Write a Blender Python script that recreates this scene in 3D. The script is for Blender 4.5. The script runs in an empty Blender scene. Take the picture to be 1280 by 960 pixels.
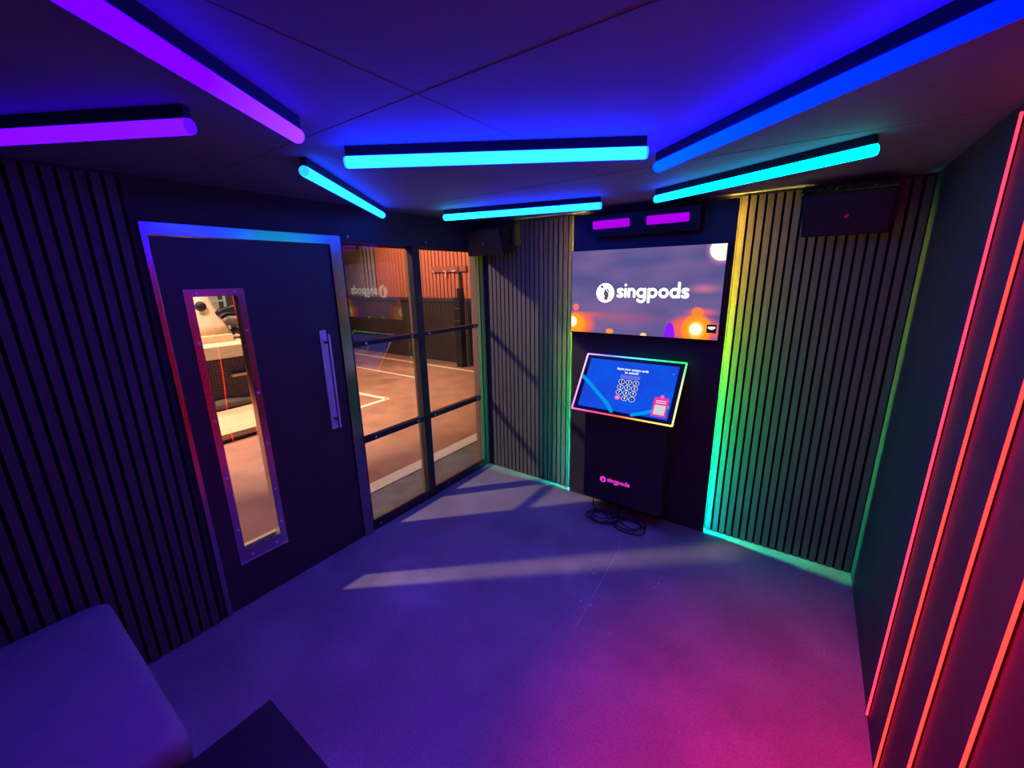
import bpy, bmesh, math, random
from mathutils import Vector, Matrix
random.seed(4)
R = math.radians
scene = bpy.context.scene
COL = scene.collection

# ------------------------------------------------------------------ camera
H = 1.7825
yaw, pitch, roll = R(-35.7396), R(-14.5228), R(-1.0874)
fw = Vector((math.sin(yaw)*math.cos(pitch), math.cos(yaw)*math.cos(pitch), math.sin(pitch)))
r0 = Vector((math.cos(yaw), -math.sin(yaw), 0)); u0 = r0.cross(fw)
rr = r0*math.cos(roll) + u0*math.sin(roll); uu = -r0*math.sin(roll) + u0*math.cos(roll)
cam_d = bpy.data.cameras.new('camera'); cam = bpy.data.objects.new('camera', cam_d); COL.objects.link(cam)
cam_d.sensor_width = 36; cam_d.lens = 14.4835; cam_d.clip_start = 0.02; cam_d.clip_end = 100
m = Matrix((rr, uu, -fw)).transposed().to_4x4(); m.translation = (0, 0, H)
cam.matrix_world = m
scene.camera = cam
vs = scene.view_settings
vs.view_transform = 'Standard'; vs.look = 'None'; vs.gamma = 1; vs.use_curve_mapping = False; vs.exposure = 0.0
# ------------------------------------------------------------------ world, outside lamps and added fill lights
W = bpy.data.worlds.new('night'); scene.world = W; W.use_nodes = True
W.node_tree.nodes['Background'].inputs[0].default_value = (0.55, 0.42, 0.32, 1)
W.node_tree.nodes['Background'].inputs[1].default_value = 0.02
def lamp(name, typ, loc, energy, color, target=None, **k):
    d = bpy.data.lights.new(name, typ); d.energy = energy; d.color = color
    for a, v in k.items(): setattr(d, a, v)
    o = bpy.data.objects.new(name, d); COL.objects.link(o); o.location = loc
    if target: o.rotation_euler = (Vector(target)-Vector(loc)).to_track_quat('-Z', 'Y').to_euler()
    return o
lamp('yard_floodlight', 'SPOT', (-7.75, -3.80, 5.7), 4200, (1.0, 0.66, 0.44), (-2.4, 0.95, 0.95), spot_size=R(75), spot_blend=0.4, shadow_soft_size=0.16)
lamp('yard_overhead_fill', 'SPOT', (-6.0, 3.6, 5.2), 1500, (1.0, 0.64, 0.43), (-5.8, 3.4, 0), spot_size=R(58), spot_blend=0.35, shadow_soft_size=0.3)  # added fill light, unseen, to brighten the barrier and yard ground
lamp('cladding_lamp', 'SPOT', (-6.8, 4.6, 3.4), 520, (1.0, 0.52, 0.36), (-7.0, 6.7, 1.9), spot_size=R(100), spot_blend=0.6, shadow_soft_size=0.2)
lamp('machine_fill', 'SPOT', (-5.4, 0.6, 4.4), 1500, (1.0, 0.74, 0.50), (-6.4, 1.9, 0.4), spot_size=R(75), spot_blend=0.5, shadow_soft_size=0.3)  # unseen fill spot added to light the deck and machine

# ------------------------------------------------------------------ materials
def new_mat(name):
    m = bpy.data.materials.new(name); m.use_nodes = True
    nt = m.node_tree; nt.nodes.clear()
    out = nt.nodes.new('ShaderNodeOutputMaterial')
    return m, nt, out
def surf(name, c, rough=0.6, metal=0.0, var=0.12, scale=18, bump=0.0, bscale=60, spec=0.5, stretch=None):
    m, nt, out = new_mat(name); N = nt.nodes; L = nt.links
    b = N.new('ShaderNodeBsdfPrincipled'); L.new(b.outputs[0], out.inputs[0])
    b.inputs['Roughness'].default_value = rough; b.inputs['Metallic'].default_value = metal
    b.inputs['Specular IOR Level'].default_value = spec
    tc = N.new('ShaderNodeTexCoord'); src = tc.outputs['Object']
    if stretch:
        mp = N.new('ShaderNodeMapping'); mp.inputs['Scale'].default_value = stretch
        L.new(src, mp.inputs[0]); src = mp.outputs[0]
    n = N.new('ShaderNodeTexNoise'); n.inputs['Scale'].default_value = scale; n.inputs['Detail'].default_value = 5
    L.new(src, n.inputs['Vector'])
    rp = N.new('ShaderNodeValToRGB')
    rp.color_ramp.elements[0].position = 0.3; rp.color_ramp.elements[1].position = 0.7
    rp.color_ramp.elements[0].color = tuple(x*(1-var) for x in c)+(1,)
    rp.color_ramp.elements[1].color = tuple(min(1, x*(1+var)) for x in c)+(1,)
    L.new(n.outputs[0], rp.inputs[0]); L.new(rp.outputs[0], b.inputs['Base Color'])
    if bump:
        n2 = N.new('ShaderNodeTexNoise'); n2.inputs['Scale'].default_value = bscale; n2.inputs['Detail'].default_value = 3
        L.new(src, n2.inputs['Vector'])
        bp = N.new('ShaderNodeBump'); bp.inputs['Strength'].default_value = bump; bp.inputs['Distance'].default_value = 0.003
        L.new(n2.outputs[0], bp.inputs['Height']); L.new(bp.outputs[0], b.inputs['Normal'])
    return m
def glow(name, c, s=1.0):
    m, nt, out = new_mat(name)
    e = nt.nodes.new('ShaderNodeEmission'); e.inputs[0].default_value = tuple(c)+(1,); e.inputs[1].default_value = s
    nt.links.new(e.outputs[0], out.inputs[0]); return m
def glow_ramp(name, axis, length, stops, s):
    """LED strip whose diodes change colour along its own length (object coordinates)."""
    m, nt, out = new_mat(name); N = nt.nodes; L = nt.links
    tc = N.new('ShaderNodeTexCoord'); sp = N.new('ShaderNodeSeparateXYZ'); L.new(tc.outputs['Object'], sp.inputs[0])
    d = N.new('ShaderNodeMath'); d.operation = 'DIVIDE'; d.inputs[1].default_value = length
    L.new(sp.outputs['XYZ'.index(axis)], d.inputs[0])
    rp = N.new('ShaderNodeValToRGB'); el = rp.color_ramp.elements
    while len(el) < len(stops): el.new(0.5)
    for e, (p, c) in zip(el, stops): e.position = p
    for e, (p, c) in zip(el, stops): e.color = tuple(c)+(1,)
    L.new(d.outputs[0], rp.inputs[0])
    em = N.new('ShaderNodeEmission'); em.inputs[1].default_value = s
    L.new(rp.outputs[0], em.inputs[0]); L.new(em.outputs[0], out.inputs[0]); return m
def glass(name, wave=0.0, wscale=4.0, f0=0.075, tint=(0.93, 0.94, 0.94)):
    m, nt, out = new_mat(name); N = nt.nodes; L = nt.links
    t = N.new('ShaderNodeBsdfTransparent'); t.inputs[0].default_value = tint+(1,)
    g = N.new('ShaderNodeBsdfGlossy'); g.inputs['Roughness'].default_value = 0.0
    ge = N.new('ShaderNodeNewGeometry'); dt = N.new('ShaderNodeVectorMath'); dt.operation = 'DOT_PRODUCT'
    L.new(ge.outputs['Incoming'], dt.inputs[0]); L.new(ge.outputs['Normal'], dt.inputs[1])
    src = dt.outputs['Value']                       # Schlick reflectance, the same from both faces of the sheet
    for op, val in (('ABSOLUTE', None), ('SUBTRACT', 1.0), ('POWER', 5.0), ('MULTIPLY', 1-f0), ('ADD', f0)):
        k = N.new('ShaderNodeMath'); k.operation = op
        if op == 'SUBTRACT': k.inputs[0].default_value = 1.0; L.new(src, k.inputs[1])
        else:
            L.new(src, k.inputs[0])
            if val is not None: k.inputs[1].default_value = val
        src = k.outputs[0]
    mx = N.new('ShaderNodeMixShader')
    L.new(src, mx.inputs[0]); L.new(t.outputs[0], mx.inputs[1]); L.new(g.outputs[0], mx.inputs[2]); L.new(mx.outputs[0], out.inputs[0])
    if wave:
        tc = N.new('ShaderNodeTexCoord'); n = N.new('ShaderNodeTexNoise'); n.inputs['Scale'].default_value = wscale; n.inputs['Detail'].default_value = 1
        L.new(tc.outputs['Object'], n.inputs['Vector'])
        bp = N.new('ShaderNodeBump'); bp.inputs['Strength'].default_value = 1; bp.inputs['Distance'].default_value = wave
        L.new(n.outputs[0], bp.inputs['Height']); L.new(bp.outputs[0], g.inputs['Normal'])
    return m

M = {}
M['ceiling'] = surf('ceiling_paint', (0.14, 0.165, 0.225), 0.8, var=0.06, scale=6)
M['wall'] = surf('dark_wall_paint', (0.04, 0.04, 0.045), 0.7, var=0.1, spec=0.3)
M['wallr'] = surf('black_panel_paint', (0.055, 0.052, 0.055), 0.65, var=0.08, scale=8, spec=0.2)
M['door'] = surf('black_door_laminate', (0.035, 0.035, 0.04), 0.5, var=0.08)
M['board'] = surf('black_board', (0.022, 0.022, 0.026), 0.5, var=0.1)
M['slat'] = surf('grey_slat_veneer', (0.082, 0.078, 0.081), 0.6, var=0.14, scale=30, stretch=(1, 1, 0.12))
M['felt'] = surf('black_felt', (0.008, 0.008, 0.009), 0.95, spec=0.1)
M['metal'] = surf('grey_frame_metal', (0.44, 0.40, 0.41), 0.2, 1.0, var=0.05)
M['flash'] = surf('dark_flashing', (0.55, 0.5, 0.52), 0.22, 1.0, var=0.06)
M['chrome'] = surf('brushed_steel', (0.92, 0.86, 0.90), 0.35, 0.45, var=0.04, stretch=(1, 1, 0.05))
M['blacksteel'] = surf('black_steel_bar', (0.025, 0.025, 0.03), 0.4, 0.2, var=0.08)
M['wood'] = surf('brown_timber_frame', (0.17, 0.105, 0.075), 0.6, var=0.25, scale=12, stretch=(1, 1, 0.1))
M['screw'] = surf('zinc_screw', (0.95, 0.93, 0.95), 0.45, 0.2, var=0.03)
M['plastic'] = surf('black_plastic', (0.010, 0.010, 0.012), 0.45, var=0.1, spec=0.3)
M['rubber'] = surf('black_cable_sheath', (0.015, 0.015, 0.017), 0.5, var=0.1)
M['fabric'] = surf('grey_seat_vinyl', (0.30, 0.29, 0.31), 0.75, var=0.08, scale=9, bump=0.25, bscale=90)
M['cap'] = surf('tube_end_cap', (0.3, 0.3, 0.3), 0.5, var=0.02)
M['glass'] = glass('window_glass'); M['slotglass'] = glass('wavy_acrylic', 0.0032, 1.5, f0=0.13)

# floor: worn grey concrete / short carpet with pale scuffs
def floor_mat():
    m, nt, out = new_mat('worn_grey_floor'); N = nt.nodes; L = nt.links
    b = N.new('ShaderNodeBsdfPrincipled'); L.new(b.outputs[0], out.inputs[0]); b.inputs['Roughness'].default_value = 0.62
    tc = N.new('ShaderNodeTexCoord')
    def noise(s, d): 
        n = N.new('ShaderNodeTexNoise'); n.inputs['Scale'].default_value = s; n.inputs['Detail'].default_value = d
        L.new(tc.outputs['Object'], n.inputs['Vector']); return n.outputs[0]
    def ramp(src, a, b_, ca, cb):
        r = N.new('ShaderNodeValToRGB'); r.color_ramp.elements[0].position = a; r.color_ramp.elements[1].position = b_
        r.color_ramp.elements[0].color = ca+(1,); r.color_ramp.elements[1].color = cb+(1,); L.new(src, r.inputs[0]); return r.outputs[0]
    base = ramp(noise(2.6, 8), 0.3, 0.72, (0.22, 0.21, 0.21), (0.36, 0.34, 0.345))
    fine = ramp(noise(90, 4), 0.35, 0.7, (0.82,)*3, (1.1,)*3)
    mx = N.new('ShaderNodeMix'); mx.data_type = 'RGBA'; mx.blend_type = 'MULTIPLY'; mx.inputs[0].default_value = 1
    L.new(base, mx.inputs[6]); L.new(fine, mx.inputs[7])
    st = ramp(noise(1.3, 12), 0.60, 0.66, (0, 0, 0), (0.22,)*3)
    mx2 = N.new('ShaderNodeMix'); mx2.data_type = 'RGBA'; mx2.blend_type = 'MIX'
    L.new(st, mx2.inputs[0]); L.new(mx.outputs[2], mx2.inputs[6]); mx2.inputs[7].default_value = (0.55, 0.53, 0.52, 1)
    L.new(mx2.outputs[2], b.inputs['Base Color'])
    bp = N.new('ShaderNodeBump'); bp.inputs['Strength'].default_value = 0.25; bp.inputs['Distance'].default_value = 0.004
    L.new(noise(140, 3), bp.inputs['Height']); L.new(bp.outputs[0], b.inputs['Normal'])
    return m
M['floor'] = floor_mat()

# ------------------------------------------------------------------ mesh helpers
def obj(name, bm, mat, parent=None, bevel=0.0, smooth=False, segs=2):
    me = bpy.data.meshes.new(name)
    bmesh.ops.recalc_face_normals(bm, faces=bm.faces[:])
    bm.to_mesh(me); bm.free()
    if mat: me.materials.append(mat)
    if smooth:
        for p in me.polygons: p.use_smooth = True
    o = bpy.data.objects.new(name, me); COL.objects.link(o)
    if parent: o.parent = parent
    if bevel:
        md = o.modifiers.new('bevel', 'BEVEL'); md.width = bevel; md.segments = segs; md.limit_method = 'ANGLE'; md.angle_limit = R(40)
    return o
def tag(o, label=None, cat=None, group=None, kind=None):
    if label: o['label'] = label
    if cat: o['category'] = cat
    if group: o['group'] = group
    if kind: o['kind'] = kind
    return o
def thing(name, label, cat, loc=(0, 0, 0), rz=0, group=None, kind=None):
    o = bpy.data.objects.new(name, None); COL.objects.link(o); o.location = loc; o.rotation_euler = (0, 0, rz)
    o.empty_display_size = 0.1
    return tag(o, label, cat, group, kind)
def nb(): return bmesh.new()
def box(bm, x0, x1, y0, y1, z0, z1):
    v = [bm.verts.new((x, y, z)) for x in (x0, x1) for y in (y0, y1) for z in (z0, z1)]
    for f in ((0, 1, 3, 2), (4, 6, 7, 5), (0, 4, 5, 1), (2, 3, 7, 6), (0, 2, 6, 4), (1, 5, 7, 3)): bm.faces.new([v[i] for i in f])
    return bm
def bx(*a): return box(nb(), *a)
def prism(bm, pts, axis, a, b):
    """polygon pts (2-D) extruded along axis from a to b"""
    def P(p, t):
        return {'x': (t, p[0], p[1]), 'y': (p[0], t, p[1]), 'z': (p[0], p[1], t)}[axis]
    A = [bm.verts.new(P(p, a)) for p in pts]; B = [bm.verts.new(P(p, b)) for p in pts]
    bm.faces.new(A); bm.faces.new(B[::-1])
    for i in range(len(pts)):
        j = (i+1) % len(pts); bm.faces.new((A[i], B[i], B[j], A[j]))
    return bm
def tube(bm, pts, r, n=8, closed=False):
    pts = [Vector(p) for p in pts]; rings = []
    K = len(pts)
    for i, p in enumerate(pts):
        a = pts[(i-1) % K] if (i > 0 or closed) else p; b = pts[(i+1) % K] if (i < K-1 or closed) else p
        t = (b-a).normalized(); up = Vector((0, 0, 1)) if abs(t.z) < 0.9 else Vector((1, 0, 0))
        s = t.cross(up).normalized(); q = s.cross(t)
        rad = r[i] if isinstance(r, (list, tuple)) else r
        rings.append([bm.verts.new(p + (s*math.cos(k*2*math.pi/n)+q*math.sin(k*2*math.pi/n))*rad) for k in range(n)])
    for i in range(K if closed else K-1):
        A, B = rings[i], rings[(i+1) % K]
        for k in range(n): bm.faces.new((A[k], A[(k+1) % n], B[(k+1) % n], B[k]))
    if not closed:
        bm.faces.new(rings[0][::-1]); bm.faces.new(rings[-1])
    return bm
def loft(bm, rings):
    V = [[bm.verts.new(p) for p in r] for r in rings]; n = len(V[0])
    for A, B in zip(V, V[1:]):
        for k in range(n): bm.faces.new((A[k], A[(k+1) % n], B[(k+1) % n], B[k]))
    bm.faces.new(V[0][::-1]); bm.faces.new(V[-1]); return bm
def dome(bm, c, r, axis='x', s=1, n=8, flat=0.5):
    """low rounded screw head on a wall"""
    rings = []
    for t in (0, 0.4, 0.75, 1.0):
        a = t*math.pi/2; rad = r*math.cos(a)+1e-5; h = r*flat*math.sin(a)*s; ring = []
        for k in range(n):
            p, q = rad*math.cos(k*2*math.pi/n), rad*math.sin(k*2*math.pi/n)
            ring.append({'x': (c[0]+h, c[1]+p, c[2]+q), 'y': (c[0]+p, c[1]+h, c[2]+q), 'z': (c[0]+p, c[1]+q, c[2]+h)}[axis])
        rings.append(ring)
    return loft(bm, rings)
def screw(c, parent, r=0.006, axis='x', s=1):
    return obj('screw', dome(nb(), c, r, axis, s), M['screw'], parent, smooth=True)
def disc(bm, cx, cy, r, n=32, z=0, sx=1, h=0.0006):
    return prism(bm, [(cx+sx*r*math.cos(k*2*math.pi/n), cy+r*math.sin(k*2*math.pi/n)) for k in range(n)], 'z', z, z+h)
def stroke(bm, pts, w, closed=False, z=0, h=0.0006, cap=8):
    """a flat line of width w with round joints, in the local XY plane"""
    for i in range(len(pts) if closed else len(pts)-1):
        a = Vector(pts[i]); b = Vector(pts[(i+1) % len(pts)]); d = b-a
        if d.length < 1e-9: continue
        nn = Vector((-d.y, d.x)).normalized()*w/2
        prism(bm, [a+nn, a-nn, b-nn, b+nn], 'z', z, z+h)
    for p in pts: disc(bm, p[0], p[1], w/2, 14, z, h=h)
    return bm
def arc(cx, cy, rx, ry, a0, a1, n=18): return [(cx+rx*math.cos(R(a0+(a1-a0)*i/n)), cy+ry*math.sin(R(a0+(a1-a0)*i/n))) for i in range(n+1)]
def lettering(bm, x0, y0, xh, width):
    """the rounded word 'singpods' drawn with thick strokes, x-height xh, fitted to width"""
    items = []
    w = 0.285
    def S(x): return [(x+0.60, 0.80), (x+0.46, 0.86), (x+0.30, 0.86), (x+0.17, 0.78), (x+0.17, 0.64), (x+0.30, 0.54), (x+0.48, 0.47), (x+0.60, 0.37), (x+0.60, 0.22), (x+0.46, 0.14), (x+0.28, 0.14), (x+0.13, 0.21)]
    rr_ = 0.36
    x = 0.0
    items.append((S(x), False)); x += 0.80
    items.append(([(x+0.14, 0.14), (x+0.14, 0.86)], False)); items.append(([(x+0.14, 1.27), (x+0.141, 1.27)], False)); x += 0.36
    items.append(([(x+0.14, 0.14), (x+0.14, 0.86)], False)); items.append((arc(x+0.41, 0.55, 0.27, 0.31, 180, 0)+[(x+0.68, 0.14)], False)); x += 0.88
    def ring(x): return (arc(x+0.5, 0.5, rr_, rr_, 0, 345, 22), True)
    items.append(ring(x)); items.append(([(x+0.86, 0.86), (x+0.86, 0.0)]+arc(x+0.5, -0.02, 0.36, 0.34, 0, -150), False)); x += 1.10
    items.append(ring(x)); items.append(([(x+0.14, 0.86), (x+0.14, -0.36)], False)); x += 1.06
    items.append(ring(x)); x += 1.04
    items.append(ring(x)); items.append(([(x+0.86, 0.14), (x+0.86, 1.42)], False)); x += 1.06
    items.append((S(x), False)); x += 0.76
    sx = width/x
    for k, (pts, cl) in enumerate(items):
        stroke(bm, [(x0+p[0]*sx, y0+p[1]*xh) for p in pts], w*xh*0.93, cl, z=0.00002*k)
    return bm
def text(name, body, size, mat, parent, loc, bold=0.0, align='CENTER'):
    cu = bpy.data.curves.new(name, 'FONT'); cu.body = body; cu.size = size; cu.align_x = align; cu.align_y = 'CENTER'; cu.offset = bold; cu.extrude = 0.0003; cu.resolution_u = 3
    t = bpy.data.objects.new('tmp', cu); COL.objects.link(t)
    dg = bpy.context.evaluated_depsgraph_get(); me = bpy.data.meshes.new_from_object(t.evaluated_get(dg))
    bpy.data.objects.remove(t); me.materials.clear(); me.materials.append(mat); me.name = name
    o = bpy.data.objects.new(name, me); COL.objects.link(o); o.parent = parent; o.location = loc; return o
def rrect(w, h, r, n=5, cx=0, cy=0):
    p = []
    for sx, sy, a in ((1, 1, 0), (-1, 1, 90), (-1, -1, 180), (1, -1, 270)):
        for k in range(n+1): p.append((cx+sx*(w/2-r)+r*math.cos(R(a+90*k/n)), cy+sy*(h/2-r)+r*math.sin(R(a+90*k/n))))
    return p

# ------------------------------------------------------------------ room shell
XL, XR, YB, YF, ZC = -2.391, 0.4117, -0.85, 2.930, 2.2287
YW = 2.9164      # face of the slats on the screen wall
tag(obj('floor', bx(XL-0.10, XR+0.1, YB-0.1, YF+0.1, -0.06, 0), M['floor']), kind='structure')
tag(obj('ceiling', bx(XL-0.10, XR+0.1, YB-0.1, YF+0.1, ZC, ZC+0.08), M['ceiling']), kind='structure')
tag(obj('wall_screen', bx(XL-0.10, XR+0.1, YF, YF+0.1, 0, ZC), M['wall']), kind='structure')
tag(obj('wall_right', bx(XR, XR+0.1, YB-0.1, YF, 0, ZC), M['wallr']), kind='structure')
tag(obj('wall_back', bx(XL-0.10, XR, YB-0.1, YB, 0, ZC), M['wall']), kind='structure')
DY0, DY1, WY0, WY1 = 0.600, 1.548, 1.556, 2.872
DZ, WZ = 2.045, 2.016
b = nb(); TO = XL-0.10
box(b, TO, XL, YB, DY0, 0, ZC); box(b, TO, XL, DY0, WY0, DZ, ZC); box(b, TO, XL, WY0, WY1, WZ, ZC); box(b, TO, XL, WY1, YF, 0, ZC)
tag(obj('wall_left', b, M['wall']), kind='structure')
# ceiling sheet joints
M['joint'] = surf('joint_filler', (0.085, 0.095, 0.125), 0.8)
for i, (a0, a1, b0, b1) in enumerate(((-2.2, 0.4, 0.823, 0.825), (-2.2, 0.4, 1.925, 1.927), (-0.868, -0.866, -0.8, 1.925))):
    tag(obj('trim_%d' % (i+1), bx(a0, a1, b0, b1, ZC-0.001, ZC), M['joint']), kind='structure')

# ---- door with its slot window
D = thing('door_1', 'black door with metal frame, tall slot window and steel pull handle', 'door', (XL, 0, 0), kind='structure')
b = nb()
box(b, -0.10, 0.012, DY0, 0.624, 0, DZ); box(b, -0.10, 0.012, 1.476, DY1, 0, DZ); box(b, -0.10, 0.012, 0.624, 1.476, 1.992, DZ)
tag(obj('door_frame', b, M['metal'], D, 0.002), 'dark grey metal door frame')
sy0, sy1, sz0, sz1 = 0.742, 0.938, 0.325, 1.722
b = nb(); box(b, -0.055, 0.0, 0.627, sy0, 0.004, 1.989); box(b, -0.055, 0.0, sy1, 1.473, 0.004, 1.989)
box(b, -0.055, 0.0, sy0, sy1, 0.004, sz0); box(b, -0.055, 0.0, sy0, sy1, sz1, 1.989)
obj('door_leaf', b, M['door'], D)
b = nb(); fy0, fy1, fz0, fz1 = 0.709, 0.969, 0.262, 1.754
box(b, 0.0, 0.004, fy0, sy0, fz0, fz1); box(b, 0.0, 0.004, sy1, fy1, fz0, fz1); box(b, 0.0, 0.004, sy0, sy1, fz0, sz0+0.012); box(b, 0.0, 0.004, sy0, sy1, sz1, fz1)
box(b, 0.004, 0.012, fy0, fy1, fz0, fz0+0.004)
box(b, -0.055, 0.0, sy0, sy0+0.003, sz0, sz1); box(b, -0.055, 0.0, sy1-0.003, sy1, sz0, sz1); box(b, -0.055, 0, sy0+0.003, sy1-0.003, sz0, sz0+0.003); box(b, -0.055, 0, sy0+0.003, sy1-0.003, sz1-0.003, sz1)
sf = obj('slot_window_frame', b, M['flash'], D)
sg = obj('slot_glass', bx(-0.003, 0.003, -0.094, 0.094, -0.694, 0.694), M['slotglass'], D)
sg.location = (-0.030, 0.84, (sz0+sz1)/2); sg.rotation_euler = (0, 0, R(-1.3))     # sits slightly skewed in its rebate
for y, z in [(0.757, 1.738), (0.926, 1.738), (0.728, 1.50), (0.728, 1.10), (0.728, 0.78), (0.728, 0.47), (0.951, 1.54), (0.951, 1.20), (0.951, 0.90), (0.951, 0.62), (0.951, 0.41), (0.775, 0.295), (0.905, 0.295)]:
    screw((0.004, y, z), sf, 0.0075)
hd = obj('handle_plate', bx(0.0, 0.004, 1.343, 1.385, 0.860, 1.493), M['chrome'], D, 0.001)
tag(hd, 'brushed steel back plate of the pull handle')
g = obj('pull_handle', bx(0.050, 0.064, 1.361, 1.373, 0.880, 1.474), M['chrome'], D, 0.0015); tag(g, 'square steel pull handle')
for z in (0.93, 1.42): obj('standoff', bx(0.004, 0.050, 1.362, 1.372, z-0.006, z+0.006), M['plastic'], g)

# ---- window: two glazed bays with black steel bars
WN = thing('window_1', 'floor-length window of two glazed bays crossed by black steel bars', 'window', (XL, 0, 0), kind='structure')
b = nb()
box(b, -0.075, -0.052, WY0, WY0+0.03, 0, WZ); box(b, -0.075, -0.012, WY1-0.045, WY1, 0, WZ); box(b, -0.075, -0.052, WY0+0.03, WY1-0.045, WZ-0.02, WZ)
box(b, -0.075, -0.052, WY0+0.03, WY1-0.045, 0, 0.045); box(b, -0.075, -0.052, 2.118, 2.180, 0.045, WZ-0.02)
tag(obj('timber_frame', b, M['wood'], WN), 'brown timber outer frame')
for y0, y1 in ((WY0+0.02, 2.150), (2.152, WY1-0.045)):
    obj('glass_pane', bx(-0.050, -0.044, y0, y1, 0.03, WZ-0.01), M['glass'], WN)
fr = obj('steel_frame', box(box(box(nb(), -0.012, 0.0, WY0, WY1, 0.0, 0.075), -0.012, 0.0, WY0, WY1, WZ-0.006, WZ), -0.012, 0.0, WY0, WY0+0.008, 0.075, WZ-0.006), M['blacksteel'], WN)
mu = obj('mullion', bx(-0.043, 0.002, 2.114, 2.186, 0.075, WZ-0.006), M['blacksteel'], WN)
for z0, z1 in ((1.357, 1.386), (0.684, 0.722)):
    tb = obj('muntin', box(bx(-0.043, 0.0, WY0+0.008, 2.114, z0, z1), -0.043, 0.0, 2.186, WY1-0.045, z0, z1), M['blacksteel'], WN)
    for y in (1.66, 2.06, 2.235, 2.775): screw((0.0, y, (z0+z1)/2), tb, 0.009)
for y in (1.62, 2.09, 2.35, 2.78): screw((0.0, y, 0.035), fr, 0.006)
for y, z in ((1.61, 2.045), (2.26, 2.045), (2.82, 2.045)): screw((0.0, y, z), WN, 0.008)

# ------------------------------------------------------------------ slat panels
def slats(name, label, length, loc, rz, n, pitch=0.0435, w=0.031, zt=2.215, z0=0.002):
    t = thing(name, label, 'wall panel', loc, rz, 'slatted wall panels')
    obj('backing', bx(0, length, 0.0, 0.0015, z0, zt), M['felt'], t)
    b = nb()
    for k in range(n):
        x = k*pitch + 0.004
        if x+w > length: break
        box(b, x, x+w, -0.013, 0.0, z0, zt)
    obj('slats', b, M['slat'], t); return t
slats('slatted_panel', 'grey vertical slatted panel between the kiosk board and the red-lit wall', 0.822, (-0.412, YF-0.0016, 0), 0, 19)
slats('slatted_panel', 'grey vertical slatted panel between the glazed window and the kiosk board', 0.856, (-1.475-0.856, YF-0.0016, 0), 0, 20)
slats('slatted_panel', 'dark vertical slatted panel left of the door, above the purple bench', 1.40, (XL+0.0016, -0.825, 0), R(90), 33)

# ------------------------------------------------------------------ mounting board with hidden LED strips
KX0, KX1, YK = -1.476, -0.413, 2.8658
MBD = thing('mounting_board', 'full-height black board carrying the screen and kiosk, edges glowing yellow to teal', 'panel', (0, 0, 0))
obj('front_board', bx(KX0, KX1, YK, YK+0.012, 0.002, 2.205), M['board'], MBD)
obj('core', bx(KX0+0.085, KX1-0.066, YK+0.012, YF-0.001, 0.002, 2.19), M['board'], MBD)
st = [(0.0, (0.0, 0.60, 0.80)), (0.10, (0.0, 0.80, 0.55)), (0.25, (0.0, 0.88, 0.36)), (0.42, (0.02, 0.85, 0.10)), (0.58, (0.24, 0.68, 0.02)), (0.75, (0.52, 0.40, 0.015)), (1.0, (0.58, 0.30, 0.03))]
M['led_l'] = glow_ramp('side_led_left', 'Z', 2.2, st, 620.0); M['led_r'] = glow_ramp('side_led_right', 'Z', 2.2, st, 1150.0)
b = nb(); tag(obj('led_strip', bx(KX1-0.066, KX1-0.064, YK+0.015, YK+0.021, 0.01, 2.19), M['led_r'], MBD), 'rainbow light strip behind the right edge')
tag(obj('led_strip', bx(KX0+0.083, KX0+0.085, YK+0.015, YK+0.021, 0.01, 2.19), M['led_l'], MBD), 'rainbow light strip behind the left edge')

# ------------------------------------------------------------------ LED tubes on the ceiling
def led_tube(label, p0, p1, inward, stops, s, col, watt, spread=95, tilt=0.0):
    p0 = Vector((p0[0], p0[1], 0)); p1 = Vector((p1[0], p1[1], 0)); d = p1-p0; L = d.length
    n = Vector((-d.y, d.x, 0))
    if n.dot(Vector((inward[0], inward[1], 0))) < 0:          # local +Y must face the room's middle
        p0, p1 = p1, p0; d = -d; stops = [(1-p, c) for p, c in stops][::-1]
    t = thing('led_tube_light', label, 'ceiling light', (p0.x, p0.y, ZC-0.001), math.atan2(d.y, d.x), 'LED tubes on the ceiling')
    cz, r = -0.048, 0.0195
    def ar(a0, a1, rad, n=14): return [(rad*math.cos(R(a0+(a1-a0)*k/n)), cz+rad*math.sin(R(a0+(a1-a0)*k/n))) for k in range(n+1)]
    prism(b := nb(), ar(-150, 62, r), 'x', 0.004, L-0.004)
    bmesh.ops.delete(b, geom=[f for f in b.faces if len(f.verts) > 4], context='FACES_ONLY')
    obj('diffuser', b, glow_ramp('tube_glow', 'X', L, stops, s), t, smooth=False)
    b = nb(); prism(b, ar(64, 208, r+0.0015)+ar(208, 64, r-0.001), 'x', 0.003, L-0.003); box(b, 0.003, L-0.003, -0.012, 0.012, -0.031, 0.0)
    obj('housing', b, M['plastic'], t)
    mid = glow('tube_cap', tuple(x*s*0.5 for x in stops[0][1])); mid2 = glow('tube_cap', tuple(x*s*0.5 for x in stops[-1][1]))
    for x0, x1, mm in ((-0.003, 0.003, mid), (L-0.003, L+0.003, mid2)):
        b = nb(); prism(b, ar(0, 342, r*0.95, 19), 'x', x0, x1); obj('end_cap', b, mm, t, 0.001)
    a = lamp('tube_light', 'AREA', (L/2, 0.004, -0.071), watt, col, shape='RECTANGLE', size=L*0.96, size_y=0.03, spread=R(spread)); a.parent = t; a.rotation_euler = (0, tilt, 0)
    return t
led_tube('violet LED tube running towards the top left corner, pink at its lower end', (-0.735, -0.05), (-1.244, 0.715), (0.83, 0.56), [(0, (0.014, 0.0, 1.0)), (0.6, (0.02, 0.0, 1.0)), (1, (0.040, 0.005, 1.0))], 12.0, (0.26, 0.0, 1.0), 1.7)
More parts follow.
